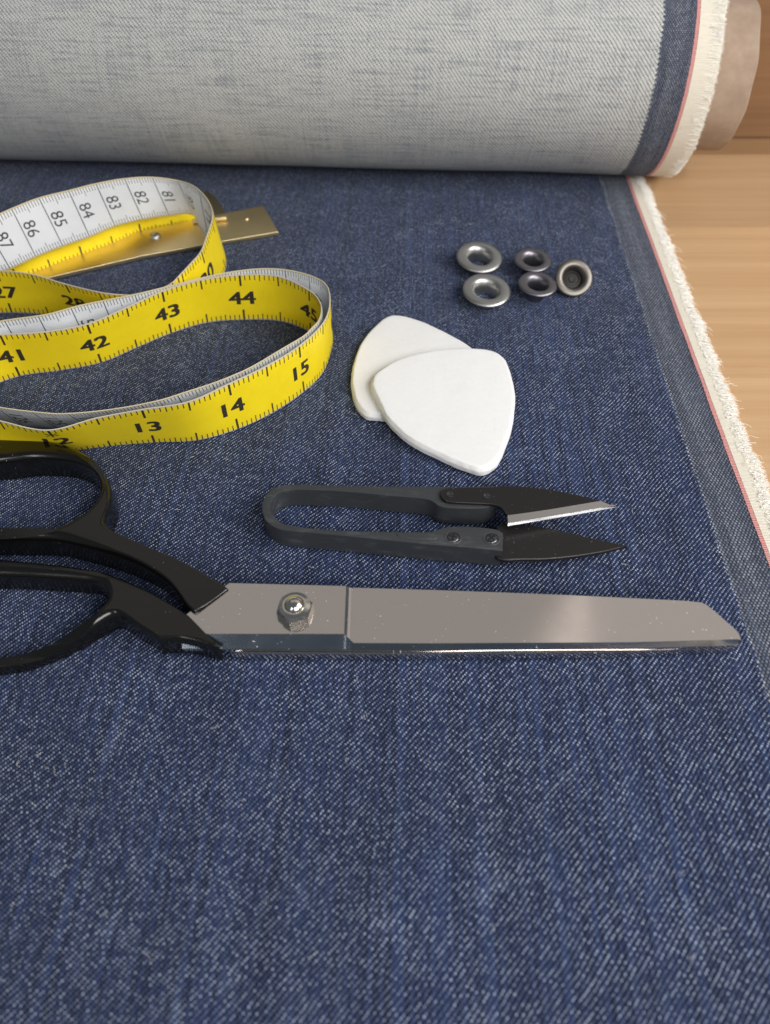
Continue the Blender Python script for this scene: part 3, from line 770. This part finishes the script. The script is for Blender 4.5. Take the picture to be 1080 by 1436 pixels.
slab('blade', spline(lb, 4), 3.6, 4.8, .12, M_oxide, snips, bevres=1, smooth=40)
def strip3(name, A, za, Bp, zb, mat, parent, drop=.0):
    """a ground facet between two lines"""
    n = len(A); vs = [(x, y, za) for x, y in A]+[(x, y, zb) for x, y in Bp]+[(x, y, za-.6) for x, y in A]+[(x, y, zb-.25) for x, y in Bp]
    fs = []
    for i in range(n-1):
        fs += [(i, n+i, n+i+1, i+1), (n+i, 3*n+i, 3*n+i+1, n+i+1), (2*n+i, 2*n+i+1, 3*n+i+1, 3*n+i)]
    fs += [(0, 2*n, 3*n, n), (n-1, 2*n-1, 4*n-1, 3*n-1)]
    return from_data(name, vs, fs, mat, parent)
e1 = [(31.79,128.94),(40.86,130.50),(48.54,132.10),(56.71,133.87),(60.60,132.17)]
e2 = [(31.61,126.23),(40.57,128.09),(48.19,129.67),(56.31,131.50),(60.63,132.15)]
e3 = [(31.55,125.80),(40.60,127.71),(48.23,129.28),(56.35,131.12),(60.85,132.15)]
strip3('ground_bevel', e1, 7.89, e2, 7.75, M_edge, snips)
strip3('cutting_edge', e2, 7.76, e3, 7.2, M_bright, snips)
e4 = [(30.03,117.11),(34.71,117.09),(40.84,117.20),(48.92,118.24),(56.23,119.69),(61.82,121.30)]
e5 = [(30.08,117.07),(34.76,117.03),(40.90,117.14),(49.00,118.20),(56.33,119.70),(62.24,121.50)]
strip3('cutting_edge', e4, 4.83, e5, 4.4, M_bright, snips)
for px in ([(17.31,122.28)][0], [(27.07,121.93)][0]):
    lathe('screw_well', [(1.75, .08), (2.15, .12), (2.3, 0), (2.3, -.6), (1.75, -.6)], M_nylon, snips, pl((*px, 7.0)), 32, 40)
    sw = lathe('screw', [(.01, .22), (.9, .20), (1.4, .08), (1.62, -.05), (1.62, -.6)], M_screw, snips, pl((*px, 7.05)), 32, 60, False)
    a = random.uniform(0, 1.5)
    V = []; F = []
    for k in range(2):
        d = Vector((math.cos(a+k*math.pi/2), math.sin(a+k*math.pi/2), 0)); e = Vector((-d.y, d.x, 0))
        o = len(V); c0 = Vector((*px, 7.29+.004*k))
        V += [c0+d*1.05+e*.2, c0-d*1.05+e*.2, c0-d*1.05-e*.2, c0+d*1.05-e*.2]; F.append((o, o+1, o+2, o+3))
    from_data('cross_slot', V, F, plain('slot_black', (.004, .004, .004), rough=.8), sw)
for px in ([(17.20,136.00)][0], [(26.88,135.36)][0]):
    lathe('rivet', [(.01, .05), (.45, .05), (.6, .16), (.95, .16), (1.05, 0), (1.05, -.2)], M_screw, snips, pl((*px, 7.9)), 28, 50, False)
rc = [(2.91,123.37),(3.64,123.65),(12.38,123.30),(13.26,122.55),(13.04,121.74),(12.12,121.49),(3.45,122.51)]
rc = spline(rc, 5)
slab('maker_plate', rc, 6.6, 7.16, .1, M_nylon, snips, bevres=1)

# ------------------------------------------------------------------ tailor's shears
shears = tag(empty('tailor_shears', (-10, 95, .3)), 'large steel tailor shears with glossy black handles lying closed', 'shears')
def interp(L, x):
    for (x0, y0), (x1, y1) in zip(L, L[1:]):
        if x <= x1: return y0+(y1-y0)*(x-x0)/(x1-x0) if x1 > x0 else y1
    return L[-1][1]
back_l = [(-46.90,99.75),(-37.97,108.80),(-24.35,108.37),(-8.68,107.89),(10.39,107.21),(27.64,106.48),(44.79,105.65),(62.65,104.61),(71.94,104.04),(75.92,103.52),(76.94,102.87),(78.45,100.95),(80.47,97.97),(81.98,95.73),(82.30,94.86),(82.12,93.14)]
bev_l = [(-47.14,94.28),(-9.43,94.23),(-8.41,93.52),(-7.22,92.19),(9.85,92.10),(55.85,92.38),(69.09,92.76),(81.89,93.21),(82.14,92.95)]
edge_l = [(-46.96,91.35),(-9.39,91.16),(9.88,91.07),(56.06,91.54),(76.01,92.11),(82.62,92.67)]
xs = sorted(set([back_l[0][0]+i*(back_l[-1][0]-back_l[0][0])/160 for i in range(161)]+[p[0] for p in back_l[1:-1]]))
xg0, xg1 = [(-9.46,100.15),(-6.93,100.15)]
xg0, xg1 = xg0[0], xg1[0]
def ztop(x):
    if x < xg0: return 6.2
    if x > xg1: return 5.6
    t = (x-xg0)/(xg1-xg0)
    return 6.2-.6*t-.45*math.sin(math.pi*min(1, t*1.05))**1.0*(1-.25*t)
xs = sorted(xs+[xg0+(xg1-xg0)*k/10 for k in range(11)])
V = []; F = []; MI = []
NB = 6
for x in xs:
    yb, yv, ye = interp(back_l, x), interp(bev_l, x), interp(edge_l, x)
    yv = min(yv, yb-.05); ye = min(ye, yv-.05); z = ztop(x)
    row = [(x, yb, 3.3), (x, yb+.02, z-.25), (x, yb-.22, z)]
    for q in range(1, NB+1): row.append((x, yb-.22+(yv-yb+.22)*q/NB, z))
    row += [(x, ye+.15, 4.25), (x, ye, 4.0), (x, ye+.1, 3.3)]
    V += row
n = len(row)
for i in range(len(xs)-1):
    for k in range(n):
        k2 = (k+1) % n; F.append((i*n+k, i*n+k2, (i+1)*n+k2, (i+1)*n+k)); MI.append(1 if k in (2+NB, 3+NB) else 0)
F.append(tuple(range(n))); MI.append(0); F.append(tuple((len(xs)-1)*n+k for k in reversed(range(n)))); MI.append(0)
from_data('blade', V, F, [M_blade, M_bevel], shears, 18, mats=MI)
lo = [(-40.70,97.96),(-36.12,101.97),(79.02,101.56),(82.76,96.78),(83.18,94.25),(82.23,92.72),(56.30,91.30),(26.45,90.83),(-6.61,90.72),(-32.24,90.83),(-36.11,91.39)]
slab('blade', lo, .4, 3.15, .35, M_blade, shears, bevres=2)
uh = [(-37.65,106.58),(-37.92,106.06),(-44.11,99.87),(-44.90,99.58),(-46.64,100.97),(-52.21,107.63),(-58.22,111.88),(-65.25,115.27),(-75.87,118.85),(-83.55,120.79),(-91.74,121.13),(-104.42,121.36),(-119.55,123.22),(-133.71,128.68),(-142.85,136.62),(-142.74,147.14),(-128.15,154.93),(-116.83,156.93),(-104.75,156.93),(-96.12,156.36),(-87.13,153.51),(-79.33,147.68),(-74.12,140.48),(-72.07,134.09),(-72.00,128.20),(-71.56,125.57),(-69.90,123.92),(-66.35,121.82),(-60.74,119.08),(-52.99,115.71),(-44.92,111.56)]
uhh = [(-97.15,122.10),(-111.80,122.80),(-127.30,127.52),(-135.51,135.90),(-132.99,143.41),(-120.80,146.90),(-105.56,147.99),(-96.19,149.36),(-86.48,148.26),(-80.12,144.75),(-76.65,140.00),(-75.73,135.39),(-76.86,130.91),(-80.40,126.80),(-86.76,123.50)]
slab('handle', spline(uh, 8), .5, 9.2, 2.3, M_lac, shears, [spline(uhh, 8)], 7, 60, bscale=lambda p: 1-.68*max(0, min(1, (p.x+82)/16)), tilt=lambda x, y, z: -z*.26*max(0, min(1, (x+66)/24))**1.5)
lh = [(-46.72,99.63),(-45.15,98.25),(-41.23,94.37),(-38.57,91.90),(-37.78,90.97),(-38.34,90.31),(-40.71,90.97),(-44.12,91.90),(-47.49,92.47),(-51.84,92.09),(-51.84,92.09),(-54.87,94.17),(-58.06,96.00),(-60.37,97.46)]+[(-63.60,98.86),(-67.14,96.69),(-71.33,93.41),(-77.00,90.02),(-82.82,87.62),(-88.96,86.53),(-99.94,85.62),(-113.52,87.25)]+[(-122.17,92.84),(-126.96,101.63),(-125.94,111.00),(-113.46,114.93),(-103.13,115.82),(-95.95,115.59),(-84.94,114.38),(-73.90,112.74),(-67.92,111.22),(-60.55,107.81),(-52.44,103.25)]
lhh = [(-94.14,110.50),(-83.53,109.96),(-74.63,109.22),(-69.91,108.37),(-67.51,106.28),(-66.57,102.98)]+[(-67.85,100.80),(-69.75,96.83),(-73.63,93.17),(-80.18,90.16),(-87.94,88.86),(-100.70,88.13),(-113.14,90.72)]+[(-119.01,97.40),(-118.54,106.28),(-107.93,110.07)]
def ease(t):
    t = max(0, min(1, t)); return t*t*(3-2*t)
xneck, ylow = [(-65.01,102.43)][0]
slab('handle', spline(lh, 8), .5, 7.7, 2.2, M_lac, shears, [spline(lhh, 8)], 7, 60, bscale=lambda p: 1-.62*max(0, min(1, (p.x+70)/14)), tilt=lambda x, y, z: -z*(.10*max(0, min(1, (x+66)/24))**1.5+ease((ylow+1-y)/11)*.40*ease((xneck-x)/13)))
# pivot bolt: hexagonal nut with a domed bolt end
nc = [(-21.18,100.24)][0]
V = []; F = []
for k in range(6):
    a = R(60*k+18)
    V.append((nc[0]+4.4*math.cos(a), nc[1]+4.4*math.sin(a), 6.1)); V.append((nc[0]+4.4*math.cos(a), nc[1]+4.4*math.sin(a), 8.1))
nut = None
bmn = bmesh.new()
lo_ = [bmn.verts.new(Vector(V[2*k])*S) for k in range(6)]; hi_ = [bmn.verts.new(Vector(V[2*k+1])*S) for k in range(6)]
SEG = 48; top_ = []
r1 = [bmn.verts.new(Vector((nc[0]+3.7*math.cos(R(18)+2*math.pi*k/SEG), nc[1]+3.7*math.sin(R(18)+2*math.pi*k/SEG), 9.1))*S) for k in range(SEG)]
r2 = [bmn.verts.new(Vector((nc[0]+2.75*math.cos(R(18)+2*math.pi*k/SEG), nc[1]+2.75*math.sin(R(18)+2*math.pi*k/SEG), 9.35))*S) for k in range(SEG)]
for k in range(6):
    k2 = (k+1) % 6; bmn.faces.new((lo_[k], lo_[k2], hi_[k2], hi_[k]))
    arc = [r1[(k*8+q) % SEG] for q in range(9)]
    bmn.faces.new([hi_[k], hi_[k2]]+arc[::-1])
for k in range(SEG): bmn.faces.new((r1[k], r1[(k+1) % SEG], r2[(k+1) % SEG], r2[k]))
bmn.faces.new(r2)
men = bpy.data.meshes.new('nut'); bmn.to_mesh(men); bmn.free()
nut = mesh_obj('nut', men, M_nut, shears)
lathe('bolt_end', [(.01, 1.5), (.8, 1.42), (1.5, 1.12), (2.05, .62), (2.4, .1), (2.45, -.3)], M_nut, shears, pl((*nc, 9.35)), 40, 80, False)

# ------------------------------------------------------------------ lint on the cloth
def lint(k):
    x = random.uniform(-90, 95); y = random.uniform(25, 300); L = random.uniform(.5, 2.2); a = random.uniform(0, 6.3); b = random.uniform(-2, 2)
    out = []
    for s in (0, .25, .5, .75, 1):
        out.append(Vector((x, y, .28+.1*math.sin(3*s))))
        x += L/4*math.cos(a+b*s); y += L/4*math.sin(a+b*s)
    return out
li = threads('lint', 240, lint, M_fibre, None, .085)
tag(li, 'scattered pale lint fibres on the blue denim', 'lint')
